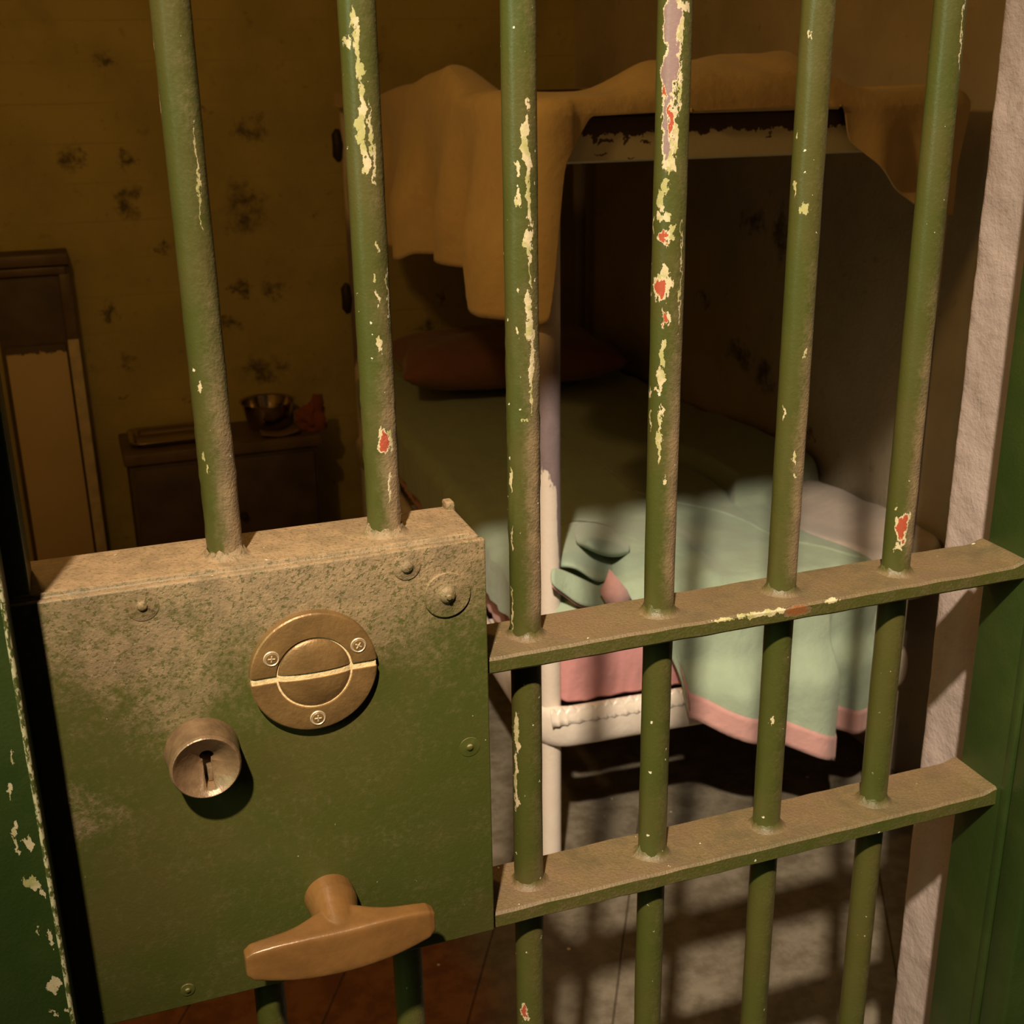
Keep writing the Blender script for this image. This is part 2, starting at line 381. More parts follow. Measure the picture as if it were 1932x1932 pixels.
# ------------------------------------------------------------------ the barred gate
gate = empty('cell_gate', (0, 0, 0), 'green barred steel cell door with brass-coloured lock fittings and chipped paint', 'gate')
gate['kind'] = 'thing'
BX = [0.0008, 0.1222, 0.2372, 0.3594, 0.4802, 0.6010]
def bl(i, lst):
    out = []
    for u, v, a, b in lst:
        sarc, z = on_bar(u, v, BX[i]); k = max(0.85, (PY(u, v, 0) - CAM).length)
        out.append((sarc, 0, z, max(0.0008, a * k / 2342 * 0.98), 1, b * k / 2342))
    return out
C = {0: [(377, 735, 4, 9), (285, 70, 3, 40), (293, 190, 2, 40), (386, 860, 3, 8), (392, 885, 3, 9), (374, 330, 1.5, 90)],  # final entry is a lit edge line painted in among the chips
     1: [(668, 30, 6, 14), (655, 75, 9, 12), (676, 100, 5, 50), (684, 138, 11, 14), (684, 200, 8, 40), (680, 245, 8, 24), (689, 295, 6, 30), (702, 270, 3, 70), (712, 465, 3, 6), (709, 525, 3, 8), (710, 560, 3, 8), (732, 560, 3, 50), (717, 650, 4, 8), (715, 820, 4, 16), (739, 830, 3, 22), (734, 920, 3, 30)],
     2: [(994, 200, 4, 14), (991, 250, 7, 22), (992, 285, 9, 26), (998, 320, 6, 34), (1000, 375, 5, 35), (999, 405, 6, 20), (978, 372, 4, 16), (976, 320, 3, 9), (996, 445, 7, 14), (1000, 475, 4, 22), (1001, 520, 2.5, 24), (997, 575, 8, 26), (1000, 622, 9, 24), (1005, 660, 5, 18), (1001, 700, 7, 28), (1005, 750, 3, 28), (993, 785, 7, 3), (974, 545, 3, 6), (975, 630, 3, 5), (963, 905, 4, 26), (965, 1010, 2, 30), (966, 1150, 3, 50), (974, 1380, 6, 44), (972, 1470, 5, 60)],
     3: [(1290, 10, 12, 9), (1287, 60, 3, 24), (1283, 165, 4, 46), (1276, 262, 4, 26), (1268, 305, 4, 18), (1257, 350, 8, 18), (1247, 375, 10, 16), (1250, 407, 17, 9), (1232, 425, 3, 16), (1268, 440, 8, 12), (1251, 520, 12, 14), (1261, 545, 5, 16), (1286, 470, 2, 50), (1283, 560, 1.6, 50), (1228, 530, 2, 30), (1258, 600, 3, 14), (1250, 668, 6, 24), (1246, 715, 9, 20), (1225, 742, 7, 6), (1240, 738, 10, 6), (1246, 790, 4, 28), (1244, 840, 5, 36), (1251, 910, 6, 8), (1226, 790, 2, 22)],
     4: [(1525, 60, 2, 6), (1505, 255, 2.5, 9), (1500, 350, 2.5, 14), (1519, 395, 9, 7), (1519, 665, 3, 8), (1498, 870, 3, 10), (1500, 900, 3, 6), (1478, 780, 3, 9), (1455, 1360, 4, 6)],
     5: [(1712, 985, 3, 18), (1692, 1030, 8, 7), (1815, 60, 1.5, 60), (1693, 955, 3, 4)]}
PUR = {3: [(1268, 40, 13, 50), (1264, 130, 11, 60), (1262, 230, 11, 60)]}
RD = {1: [(727, 832, 9, 16)], 2: [(989, 1912, 7, 12)], 3: [(1256, 178, 5, 8), (1267, 230, 5, 26), (1251, 447, 10, 9), (1243, 545, 11, 15), (1251, 598, 3, 14)], 5: [(1701, 997, 9, 20)]}
def bar_mesh(i):
    bm = bmesh.new(); n = 40; zs = [0.03 + (1.985 - 0.03) * k / 260 for k in range(261)]
    def fn(a, j):
        z = zs[a]; t = 2 * math.pi * j / n
        r = 0.0129 + nz3(math.cos(t) * 1.3 + i * 7, math.sin(t) * 1.3, z * 30) * 0.00035
        r += 0.0008 * ss(1.34, 1.14, z) * ss(1.05, 1.1, z) * max(0, nz3(math.cos(t) * 3 + i, math.sin(t) * 3, z * 90)) * 2 if i < 3 else 0
        return Vector((BX[i] + r * math.cos(t), r * math.sin(t), z))
    V = [[bm.verts.new(fn(a, j)) for j in range(n)] for a in range(261)]
    for a in range(260):
        for j in range(n): bm.faces.new((V[a][j], V[a][(j + 1) % n], V[a + 1][(j + 1) % n], V[a + 1][j]))
    return bm
for i in range(6):
    mt = steel_paint('bar_paint_' + str(i), 'bar', bar=BX[i], chips=bl(i, C.get(i, [])), purple=bl(i, PUR[i]) if i in PUR else (), red=bl(i, RD[i]) if i in RD else ())
    mk('bar', bar_mesh(i), mt, gate)

ZA, ZB = 1.0027, 0.7583
def weld(bm, x, z, seed, r=0.0145, h=0.009):
    rings = []
    for k in range(7):
        t = k / 6; rr = lerp(r + 0.010, r - 0.002, t ** 0.6); hh = h * t * t
        rings.append([bm.verts.new((x + (rr + nz3(math.cos(a) * 2, math.sin(a) * 2, seed + t) * 0.0022) * math.cos(a), (rr * 0.95) * math.sin(a), z - 0.001 + hh * (1 + 0.7 * nz3(math.cos(a) * 2.5, math.sin(a) * 2.5, seed * 3.1)))) for a in [2 * math.pi * q / 28 for q in range(28)]])
    for A, B in zip(rings, rings[1:]):
        for q in range(28): bm.faces.new((A[q], A[(q + 1) % 28], B[(q + 1) % 28], B[q]))
chipA = []
for u, v, a, b in ((1365, 1170, 22, 3), (1400, 1163, 10, 4), (1425, 1160, 18, 6), (1450, 1156, 16, 7), (1475, 1150, 8, 8), (1570, 1134, 16, 5), (1590, 1124, 30, 2), (1665, 1112, 28, 2)):
    p = PY(u, v, -0.033); chipA.append((p.x, -0.033, p.z, a / 1900, 0.004, b / 1700))
rustA = []
for u, v, a, b in ((1505, 1152, 20, 7),):
    p = PY(u, v, -0.033); rustA.append((p.x, -0.033, p.z, a / 1900, 0.004, b / 1700))
def crossbar(z, th, mat, seed):
    bm = bmesh.new(); x0, x1 = 0.190, 0.7235; N = 150; prof = []
    # rolled flat bar, slightly uneven, edges eased
    c = 0.0022
    P8 = [(-0.0327 + c, 0), (-0.0327, -c), (-0.0327, -th + c), (-0.0327 + c, -th), (0.0327 - c, -th), (0.0327, -th + c), (0.0327, -c), (0.0327 - c, 0)]
    subs = [(-0.022, 0), (-0.01, 0), (0.0, 0), (0.01, 0), (0.022, 0)]
    P = P8 + subs[::-1]
    rings = []
    for k in range(N + 1):
        x = lerp(x0, x1, k / N)
        rings.append([bm.verts.new((x, y, z + zz + nz3(x * 35, y * 40, seed + zz * 50) * 0.0009 + 0.0045 * ss(0.706, 0.7235, x) * (1 if zz > -0.004 else 0))) for y, zz in P])
    n = len(P)
    for A, B in zip(rings, rings[1:]):
        for q in range(n): bm.faces.new((A[q], A[(q + 1) % n], B[(q + 1) % n], B[q]))
    bm.faces.new(rings[0]); bm.faces.new(rings[-1][::-1])
    for i in range(2, 6): weld(bm, BX[i], z, seed + i)
    return mk('crossbar', bm, mat, gate)
crossbar(ZA, 0.0149, steel_paint('crossbar_paint_upper', 'plain', chips=chipA, red=rustA, edge=True), 3.3)
crossbar(ZB, 0.0168, steel_paint('crossbar_paint_lower', 'plain'), 9.1)
bm = bmesh.new(); box(bm, 0.7235, 0.735, -0.046, 0.022, 0.02, 1.98, 0.0015); box(bm, 0.7225, 0.737, -0.049, -0.038, 0.02, 1.98, 0.002)
mk('stile', bm, M_frame, gate)
bm = bmesh.new(); box(bm, -0.157, -0.135, -0.03, 0.022, 0.02, 1.98, 0.0015); mk('stile', bm, M_steel, gate)
for z in (0.02, 1.955):
    bm = bmesh.new(); box(bm, -0.157, 0.7235, -0.03, 0.022, z, z + 0.022, 0.0015); mk('rail', bm, M_steel, gate)

M_case = steel_paint('case_paint', 'front')
LX0, LX1, LZ0, LZ1, LY = -0.157, 0.1905, 0.7479, 1.110, 0.0411
bm = bmesh.new()
box(bm, LX0, LX1 - 0.002, -LY + 0.007, LY, LZ0 + 0.002, LZ1, 0.003, 3)
case = mk('lock_case', bm, M_case, gate)
bm = bmesh.new(); box(bm, LX0, LX1, -LY, -LY + 0.0062, LZ0, LZ1 - 0.001, 0.0016, 3); mk('face_plate', bm, M_case, case)
bm = bmesh.new()
tube(bm, [(LX0 + 0.01 + (LX1 - LX0 - 0.02) * k / 40, -LY + 0.0105 + nz3(k * .7, 0, 0) * 0.0008, LZ1 - 0.0003) for k in range(41)], lambda i: 0.0021 + 0.0005 * nz3(i * .9, 3, 1), 8)
box(bm, LX1 - 0.010, LX1 - 0.002, LY - 0.012, LY + 0.001, LZ1 - 0.004, LZ1 + 0.006, 0.002)
for i in (0, 1): weld(bm, BX[i], LZ1, 20 + i, 0.015, 0.008)
mk('weld_bead', bm, M_case, case)

M_brass = simple('dull_bronze', (0.25, 0.14, 0.05), 0.42, 0.35, 0.3, 55, 0.0008, 260, 0.6)
M_groove = simple('groove_dirt', (0.80, 0.60, 0.32), 0.75, 0, 0.3, 300, 0.001, 500)
M_pale = simple('screw_metal', (0.42, 0.30, 0.17), 0.35, 0.6, 0.3, 300, 0.0003, 500)
M_screwrim = simple('screw_rim', (0.60, 0.46, 0.30), 0.4, 0.4, 0.2, 300, 0.0003, 500)
M_dark = simple('hole_shade', (0.006, 0.005, 0.003), 0.9, 0, 0.1, 30, 0)
def halves(profile, c, gap, n=64):
    """a turned piece cut across by a horizontal slot"""
    out = bmesh.new()
    for sgn in (1, -1):
        t = bmesh.new(); lathe(t, c, profile, n)
        bmesh.ops.holes_fill(t, edges=[e for e in t.edges if e.is_boundary])
        g = t.verts[:] + t.edges[:] + t.faces[:]
        r = bmesh.ops.bisect_plane(t, geom=g, plane_co=c + Vector((0, 0, sgn * gap / 2)), plane_no=Vector((0, 0, sgn)), clear_inner=True)
        e = [x for x in r['geom_cut'] if isinstance(x, bmesh.types.BMEdge)]
        bmesh.ops.holes_fill(t, edges=e)
        join(out, t)
    return out
DC = PY(592, 1265, -LY - 0.004); DC.y = -LY; DR = 0.0478
bm = bmesh.new(); lathe(bm, DC, [(DR - 0.001, -0.001), (DR - 0.001, 0.0068), (0, 0.0068)], 64); base_d = mk('slot_plate', bm, M_groove, case)
bm = halves([(DR, 0), (DR, 0.0068), (DR - 0.0010, 0.0078), (DR - 0.0032, 0.0084), (0.0290, 0.0084), (0.0287, 0.0070), (0.0287, 0.001)], DC, 0.0060)
tag(mk('escutcheon', bm, M_brass, case, sharp=25))
bm = bmesh.new(); lathe(bm, DC, [(0.0272, 0.002), (0.0272, 0.0058)] + [(0.0272 * math.cos(a), 0.0058 + 0.0050 * math.sin(a)) for a in [k * math.pi / 20 for k in range(1, 10)]] + [(0, 0.0108)], 64)
mk('knob_core', bm, M_groove, case)
bm = halves([(0.0275, 0.002), (0.0275, 0.0062)] + [(0.0275 * math.cos(a), 0.0062 + 0.0060 * math.sin(a)) for a in [k * math.pi / 20 for k in range(1, 10)]] + [(0, 0.0122)], DC, 0.0056)
mk('turn_knob', bm, M_brass, case, sharp=30)
def screw(u, v, y, ang):
    c = PY(u, v, y); bm = bmesh.new()
    lathe(bm, c, [(0.0059, -0.001), (0.0060, 0.0004), (0.0054, 0.0010), (0.0046, 0.0004), (0.0040, 0.0005), (0.0, 0.0009)], 28)
    o = mk('screw', bm, M_screwrim, case)
    bm = bmesh.new()
    for k in (0, 1):
        t = bmesh.new(); box(t, -0.0028, 0.0028, -0.0007, 0.0007, -0.0006, 0.0006, 0.0003, 1)
        bmesh.ops.rotate(t, verts=t.verts, cent=(0, 0, 0), matrix=Matrix.Rotation(ang + k * math.pi / 2, 3, 'Y'))
        bmesh.ops.translate(t, verts=t.verts, vec=(c.x, c.y - 0.0011, c.z)); join(bm, t)
    bm2 = bmesh.new(); lathe(bm2, c + Vector((0, -0.0006, 0)), [(0.0043, 0), (0.0040, 0.0004), (0, 0.0006)], 20); mk('screw_face', bm2, M_brass, case)
    mk('screw_cross', bm, M_screwrim, case)
for u, v, a in ((512, 1243, 0.1), (676, 1217, 0.6), (600, 1354, 0.05)): screw(u, v, -LY - 0.0084, a)

# keyhole collar: turned, dished, with a real keyhole cut through
KC = PY(380, 1417, -LY); KC.y = -LY; KR = 0.0264; KH = 0.0265; KC.x += 0.0005
bm = bmesh.new()
lathe(bm, KC, [(KR + 0.0012, -0.001), (KR + 0.0008, 0.002), (KR, 0.006), (KR - 0.0008, KH - 0.0025), (KR - 0.0018, KH - 0.0006), (KR - 0.0026, KH), (KR - 0.0038, KH - 0.0008), (KR - 0.0050, KH - 0.0026), (0.0045, KH - 0.0135), (0, KH - 0.0145), (0, KH - 0.0150)], 72)
bmesh.ops.remove_doubles(bm, verts=bm.verts, dist=1e-5); bmesh.ops.holes_fill(bm, edges=[e for e in bm.edges if e.is_boundary])
collar = mk('keyhole_collar', bm, simple('collar_bronze', (0.24, 0.145, 0.075), 0.40, 0.3, 0.35, 90, 0.0008, 240, 0.6), case, sharp=25)
cb = bmesh.new(); lathe(cb, KC + Vector((0.002, 0.004, 0.0035)), [(0, 0), (0.0052, 0), (0.0052, 0.045), (0, 0.045)], 24)
t = bmesh.new(); box(t, KC.x - 0.0011, KC.x + 0.0051, KC.y - 0.045, KC.y - 0.0035, KC.z - 0.0195, KC.z + 0.003); 
def cut(obj, bmc):
    c = mk('cutter', bmc, M_dark, obj.parent)
    q = obj.modifiers.new('b', 'BOOLEAN'); q.object = c; q.operation = 'DIFFERENCE'; q.solver = 'EXACT'
    bpy.context.view_layer.update(); dg = bpy.context.evaluated_depsgraph_get()
    me = bpy.data.meshes.new_from_object(obj.evaluated_get(dg)); obj.modifiers.clear(); obj.data = me
    bpy.data.objects.remove(c)
cut(collar, cb); cut(collar, t)
bm = bmesh.new(); lathe(bm, KC + Vector((0, 0.0, 0.0035)), [(0.0068, 0.0015), (0.0, 0.0015)], 24); box(bm, KC.x - 0.004, KC.x + 0.004, KC.y - 0.0012, KC.y - 0.0006, KC.z - 0.02, KC.z); mk('keyhole_shade', bm, M_dark, case)  # near-black plate stands in for the shade inside the keyhole
bm = bmesh.new(); box(bm, KC.x + 0.0016, KC.x + 0.0051, KC.y - 0.0120, KC.y - 0.002, KC.z - 0.0190, KC.z - 0.0085, 0.0004); mk('key_ward', bm, M_pale, case)

def washer(u, v, ro, rd, h, pip=True, hexa=False):
    c = PY(u, v, -LY); bm = bmesh.new()
    lathe(bm, c, [(ro, -0.0005), (ro, h * 0.8), (ro - 0.0006, h), (rd + 0.001, h * 0.9), (rd, h + 0.0004)] + [(rd * math.cos(a), h + 0.0004 + rd * 0.55 * math.sin(a)) for a in [k * math.pi / 12 for k in range(1, 6)]] + ([(0.0022, h + rd * 0.62 + 0.0004), (0.0016, h + rd * 0.62 + 0.0018)] if pip else []) + [(0, h + rd * 0.6 + (0.002 if pip else 0.0004))], 40 if not hexa else 36)
    mk('rivet', bm, M_case, case)
washer(843, 1121, 0.0185, 0.0064, 0.0022)
washer(767, 1069, 0.0105, 0.0046, 0.0010, False)
washer(268, 1143, 0.0115, 0.0036, 0.0006, False)
washer(886, 1409, 0.0085, 0.0028, 0.0006, False)
washer(354, 1867, 0.0055, 0.0022, 0.0010, False)

# T shaped pull handle
HB = PY(621, 1690, -LY); HB.y = -LY
bm = bmesh.new()
N = 60; yF = -0.102
rings = []
hl, hr = PY(466, 1845, -0.096).x, PY(822, 1752, -0.096).x
zc = PY(640, 1790, -0.1).z
for k in range(N + 1):
    t = k / N; x = lerp(hl, hr, t); q = (t - 0.5) * 2
    top = zc + 0.0165 - 0.0050 * q * q * q * q; bot = zc - 0.0245 + 0.0135 * abs(q) ** 1.8
    front = yF + 0.004 * q * q; d = 0.014 + 0.020 * math.exp(-(q / 0.36) ** 2) + 0.004 * (1 - abs(q)); back = front + d
    sh = 1 - 0.22 * ss(0.93, 1.0, abs(q))
    cz = (top + bot) / 2; hz = (top - bot) / 2 * sh; cy = (front + back) / 2; hy = d / 2 * sh
    ring = []
    for m_ in range(40):
        a = 2 * math.pi * m_ / 40; e = 0.26
        ca, sa = math.cos(a), math.sin(a)
        ring.append(bm.verts.new((x, cy + hy * math.copysign(abs(ca) ** e, ca), cz + hz * math.copysign(abs(sa) ** e, sa))))
    rings.append(ring)
for A, B in zip(rings, rings[1:]):
    for j in range(40): bm.faces.new((A[j], A[(j + 1) % 40], B[(j + 1) % 40], B[j]))
bm.faces.new(rings[0]); bm.faces.new(rings[-1][::-1])
xm = (hl + hr) / 2
pts = [(HB.x, -LY + 0.004, HB.z), (HB.x + 0.001, -LY - 0.012, HB.z), (lerp(HB.x, xm, .35), -LY - 0.026, lerp(HB.z, zc, .3)), (lerp(HB.x, xm, .6), -0.082, lerp(HB.z, zc, .7)), (xm, -0.094, zc)]
rr = [0.0205, 0.0195, 0.0175, 0.0175, 0.016]
tube(bm, pts, lambda i: rr[i], 28)
hd = mk('pull_handle', bm, simple('worn_brown_handle', (0.215, 0.10, 0.03), 0.33, 0.1, 0.25, 40, 0.0004, 160, 0.6), case)
q = hd.modifiers.new('r', 'REMESH'); q.mode = 'VOXEL'; q.voxel_size = 0.0011; q.use_smooth_shade = True
q = hd.modifiers.new('s', 'SMOOTH'); q.factor = 0.5; q.iterations = 2

# ------------------------------------------------------------------ bunk bed
A28 = math.radians(2.8); B0 = Vector((0.63, 0.943, 0))
EL = Vector((math.sin(A28), math.cos(A28), 0)); EW = Vector((math.cos(A28), -math.sin(A28), 0))
def bed(l, w_, z): return B0 + EL * l + EW * w_ + Vector((0, 0, z))
BL, BW = 1.80, 0.70
bunk = empty('bunk_bed', B0, 'pale painted metal bunk bed with flaking frame against the right wall', 'bunk bed')
def post_mat():
    s = M('post_paint'); x, y, z = s.xyz(s.P); n = s.noise(s.scale(s.P, 1, 1, 0.4), 60, 5, 0.7)
    side = s.f('SUBTRACT', x, 0.63)
    edge = s.f('ADD', s.f('ADD', z, s.f('MULTIPLY', s.f('SUBTRACT', n, 0.5), 0.20)), s.f('MULTIPLY', s.step(side, 0.004, 0.014), 0.19))
    k = s.step(edge, 0.795, 0.800); k = s.f('MULTIPLY', k, s.step(z, 1.08, 0.98))
    c = s.mix(k, s.mix(s.noise(s.P, 30), (0.70, 0.60, 0.52), (0.80, 0.72, 0.63)), s.mix(n, (0.17, 0.125, 0.14), (0.30, 0.24, 0.25)))
    s.bump(k, 0.001, -0.8 if False else 0.6); s.bump(s.noise(s.P, 160, 3), 0.001, 0.5)
    return s.done(c, 0.42)
def rail_mat(chips, topz):
    s = M('rail_paint'); P = s.P; x, y, z = s.xyz(P); n = s.noise(P, 34, 5, 0.7)
    c = s.mix(s.noise(P, 20), (0.62, 0.58, 0.38), (0.74, 0.70, 0.50))
    e = s.f('ADD', z, s.f('MULTIPLY', s.f('SUBTRACT', n, 0.5), 0.05))
    c = s.mix(s.step(e, topz, topz + 0.001), c, (0.075, 0.04, 0.025))
    if chips:
        q = s.v('ADD', P, s.v('MULTIPLY', s.v('SUBTRACT', s.noise(P, 60, 4, 0.7, col=True), (0.5, 0.5, 0.5)), (0.04, 0.04, 0.03)))
        c = s.mix(s.step(s.blobs(q, chips), 1.04, 0.96), c, (0.09, 0.055, 0.035))
    s.bump(s.noise(P, 120, 3), 0.001, 0.5)
    return s.done(c, 0.5)
M_white = simple('white_enamel', (0.80, 0.72, 0.64), 0.28, 0, 0.12, 30, 0.001, 110, 0.6)
M_post = post_mat()
for l_, w_ in ((0.012, 0.0), (0.012, BW), (BL, 0.0), (BL, BW)):
    bm = bmesh.new(); tube(bm, [bed(l_, w_, 0), bed(l_, w_, 0.3), bed(l_, w_, 0.7), bed(l_, w_, 1.0), bed(l_, w_, 1.3), bed(l_, w_, 1.36)], 0.0195, 28, up=EW)
    p = mk('post', bm, M_post, bunk)
    bm = bmesh.new(); tube(bm, [bed(l_, w_, 0), bed(l_, w_, 0.012)], 0.027, 24, up=EW); mk('foot', bm, M_white, p)
# lower frame: heavy rolled rail with rounded corners running round the posts
path = []
rc = 0.05; ex = 0.017
def corner(cl, cw, a0):
    for k in range(9):
        a = a0 + k / 8 * math.pi / 2; path.append(bed(cl + rc * math.sin(a), cw + rc * math.cos(a), 0.337))
corner(BL + ex - rc, BW + ex - rc, 0)                # far right
corner(BL + ex - rc, -ex + rc, math.pi / 2)          # far left
corner(-ex + rc, -ex + rc, math.pi)                  # near left
corner(-ex + rc, BW + ex - rc, 3 * math.pi / 2)      # near right
full = []
for a, b in zip(path, path[1:] + path[:1]):
    n = max(1, int((b - a).length / 0.03))
    for k in range(n): full.append(a.lerp(b, k / n))
bm = bmesh.new()
sweep(bm, full, lambda i: [(0.0200 * math.copysign(abs(math.cos(t)) ** .8, math.cos(t)), 0.0385 * math.copysign(abs(math.sin(t)) ** .8, math.sin(t))) for t in [2 * math.pi * k / 24 for k in range(24)]], closed=True)
lr = mk('lower_frame', bm, M_white, bunk)
bm = bmesh.new()   # thick scalloped drips of old paint along the top of the foot rail
def lip(i, j):
    wv = -0.012 + 0.30 * i / 240; sc = abs(math.sin(wv * 150 + 2 * nz3(wv * 20, 0, 0)))
    return bed(-0.0375 + 0.004 * j + 0.003 * sc, wv, 0.352 + 0.0075 * j + (0.0065 * sc + 0.003 * nz3(wv * 90, 1, 0)) * (j / 3))
gridm(bm, 241, 4, lip); lipo = mk('paint_drips', bm, M_white, lr); solid(lipo, 0.0018)
# slats under the lower mattress
for k in range(7):
    bm = bmesh.new(); l_ = 0.15 + k * 0.25; p = [bed(l_, 0.0, 0.355), bed(l_, BW, 0.355)]; sweep(bm, p, lambda i: [(-.02, -.003), (.02, -.003), (.02, .003), (-.02, .003)]); mk('slat', bm, M_white, bunk)
# upper angle-iron frame
chips = []
for u, v, a, b in ((1118, 262, 7, 10), (1142, 264, 14, 4), (1180, 262, 6, 10), (1215, 266, 12, 3), (1440, 254, 4, 5), (1185, 296, 8, 2), (1130, 292, 14, 2)):
    p = PY(u, v, 0.93); chips.append((p.x, p.y, p.z, a * 1.9 / 2342, 0.2, b * 1.9 / 2342))
M_rail = rail_mat(chips, 1.345)
def plank(name, a, b, t, z0, z1, mat, par):
    bm = bmesh.new(); N = 60
    d = (b - a).normalized(); s_ = d.cross(Vector((0, 0, 1)))
    sweep(bm, [a.lerp(b, k / N) + Vector((0, 0, (z0 + z1) / 2)) for k in range(N + 1)], lambda i: [(-t, -(z1 - z0) / 2 + .003), (-t + .003, -(z1 - z0) / 2), (t - .003, -(z1 - z0) / 2), (t, -(z1 - z0) / 2 + .003), (t, (z1 - z0) / 2 - .003), (t - .003, (z1 - z0) / 2), (-t + .003, (z1 - z0) / 2), (-t, (z1 - z0) / 2 - .003)])
    return mk(name, bm, mat, par)
plank('upper_rail', bed(0, -0.01, 0), bed(0, BW, 0), 0.012, 1.303, 1.372, M_rail, bunk)
plank('upper_rail', bed(BL, -0.01, 0), bed(BL, BW, 0), 0.012, 1.303, 1.372, M_rail, bunk)
plank('upper_rail', bed(0.012, 0.0, 0), bed(BL, 0.0, 0), 0.010, 1.303, 1.370, M_rail, bunk)
plank('upper_rail', bed(0.012, BW, 0), bed(BL, BW, 0), 0.010, 1.303, 1.370, M_rail, bunk)
M_iron = simple('dark_iron', (0.05, 0.035, 0.025), 0.6, 0.4)
for z in (1.235, 0.80):
    bm = bmesh.new(); q = bed(BL, -0.028, z)
    tube(bm, [q + Vector((0, 0, -0.045)), q + Vector((-.004, 0, -0.03)), q, q + Vector((-.004, 0, 0.03)), q + Vector((0, 0, 0.045))], lambda i: (0.006, 0.014, 0.017, 0.014, 0.006)[i], 14, up=EW)
    mk('bracket', bm, M_iron, bunk)

def rbox(name, l0, l1, w0, w1, z0, z1, mat, label, cat, puff=0.03, sub=2):
    bm = bmesh.new(); t = bmesh.new(); box(t, l0, l1, w0, w1, z0, z1, min(puff, (z1 - z0) * .45), 4)
    for v in t.verts: v.co = bed(v.co.x, v.co.y, v.co.z + 0.004 * nz3(v.co.x * 8, v.co.y * 8, 0))
    join(bm, t); return tag(mk(name, bm, mat, base=bed((l0 + l1) / 2, (w0 + w1) / 2, z0)), label, cat)
M_tick = cloth_mat('mattress_ticking', (0.16, 0.12, 0.10))
rbox('mattress', 0.008, BL - 0.03, 0.02, 0.575, 0.3605, 0.528, M_tick, 'thin dark mattress of the lower bunk under the pink sheet', 'mattress')
rbox('mattress', 0.02, BL - 0.02, 0.015, BW - 0.02, 1.308, 1.348, M_tick, 'thin mattress of the upper bunk under the tan blanket', 'mattress', 0.01)

# generic drape: closed loop round the bed edge, hanging part below, cover part above
def drape(name, mat, label, cat, ex, ztop, hem, top, out, thick, lo=(0, BL), wo=(0, BW), nper=420, nh=16, nt=22, rnd=0.02, hscale=1.0, trim=None, ctr=((0.5, 0.36), (1.4, 0.36)), shear=False):
    l0, l1 = lo[0] - ex, lo[1] + ex; w0, w1 = wo[0] - ex, wo[1] + ex
    per = [('f', w1 - (w1 - w0) * k / 120, l0) for k in range(120)] + [('s', w0, l0 + (l1 - l0) * k / 200) for k in range(200)] + [('b', w0 + (w1 - w0) * k / 30, l1) for k in range(30)] + [('r', w1, l1 - (l1 - l0) * k / 70) for k in range(70)]
    def rc_(w_, l_, r=0.04):   # rounded plan corners
        cw = min(max(w_, w0 + r), w1 - r); cl = min(max(l_, l0 + r), l1 - r); d = Vector((w_ - cw, l_ - cl))
        if d.length > 1e-6 and (w_ != cw) and (l_ != cl): d = d.normalized() * r; return cw + d.x, cl + d.y
        return w_, l_
    pts = []; nor = []
    nP = len(per)
    for sd, w_, l_ in per: pts.append(rc_(w_, l_))
    for k in range(nP):
        a, b = pts[k - 2], pts[(k + 2) % nP]; t = Vector((b[0] - a[0], b[1] - a[1])).normalized()
        nor.append(Vector((-t.y, t.x)) if False else Vector((t.y, -t.x)))
    cx = ((w0 + w1) / 2, (l0 + l1) / 2)
    def P(k, j):
        sd, _, _ = per[k]; w_, l_ = pts[k]; n = nor[k]
        if n.x * (w_ - cx[0]) + n.y * (l_ - cx[1]) < 0: n = -n
        hz = hem(sd, w_, l_)
        if j <= nh:                # hang
            t = j / nh; z = lerp(hz, ztop - rnd, t)
            o = out(sd, w_, l_, z, ztop - hz)
            return (w_ + n.x * o, l_ + n.y * o, z)
        t = (j - nh) / nt          # over the top
        if t <= 0.14:
            a = t / 0.14 * math.pi / 2; ww = w_ - n.x * rnd * (1 - math.cos(a)); ll = l_ - n.y * rnd * (1 - math.cos(a)); z = ztop - rnd + rnd * math.sin(a)
            o = out(sd, w_, l_, ztop - rnd, ztop - hz) * (1 - t / 0.14)
            return (ww + n.x * o, ll + n.y * o, z + top(ww, ll) * (t / 0.14) ** 0.7)
        q = (t - 0.14) / 0.86
        ww = w_ - n.x * rnd; ll = l_ - n.y * rnd
        tl = min(max(ll, ctr[0][0]), ctr[1][0]); tw = ctr[0][1]
        ww = lerp(ww, tw, q); ll = lerp(ll, tl, q)
        return (ww, ll, ztop + top(ww, ll))
    bm = bmesh.new()
    def W(k, j):
        w_, l_, z = P(k, j); return bed(l_, w_ + (sh_(w_, l_) if shear else 0), z)
    gridm(bm, nP, nh + nt + 1, W, wrap=True)
    o = tag(mk(name, bm, mat, base=bed((l0 + l1) / 2, (w0 + w1) / 2, ztop - 0.02)), label, cat)
    solid(o, thick, 1)
    return o, per, pts, nor, P

SEAM = [(-0.05, 0.655), (0.03, 0.640), (0.10, 0.628), (0.16, 0.60), (0.22, 0.592), (0.30, 0.615), (0.38, 0.61), (0.50, 0.60)]
def sh_(w_, l_):
    far = 0.105 * (1 - l_ / 1.8) + 0.012; near = pl(l_, SEAM) - 0.708; k = ss(0.36, 0.50, l_)
    return ss(0.45, 0.70, w_) * near * (1 - k) + ss(0.60, 0.70, w_) * far * k
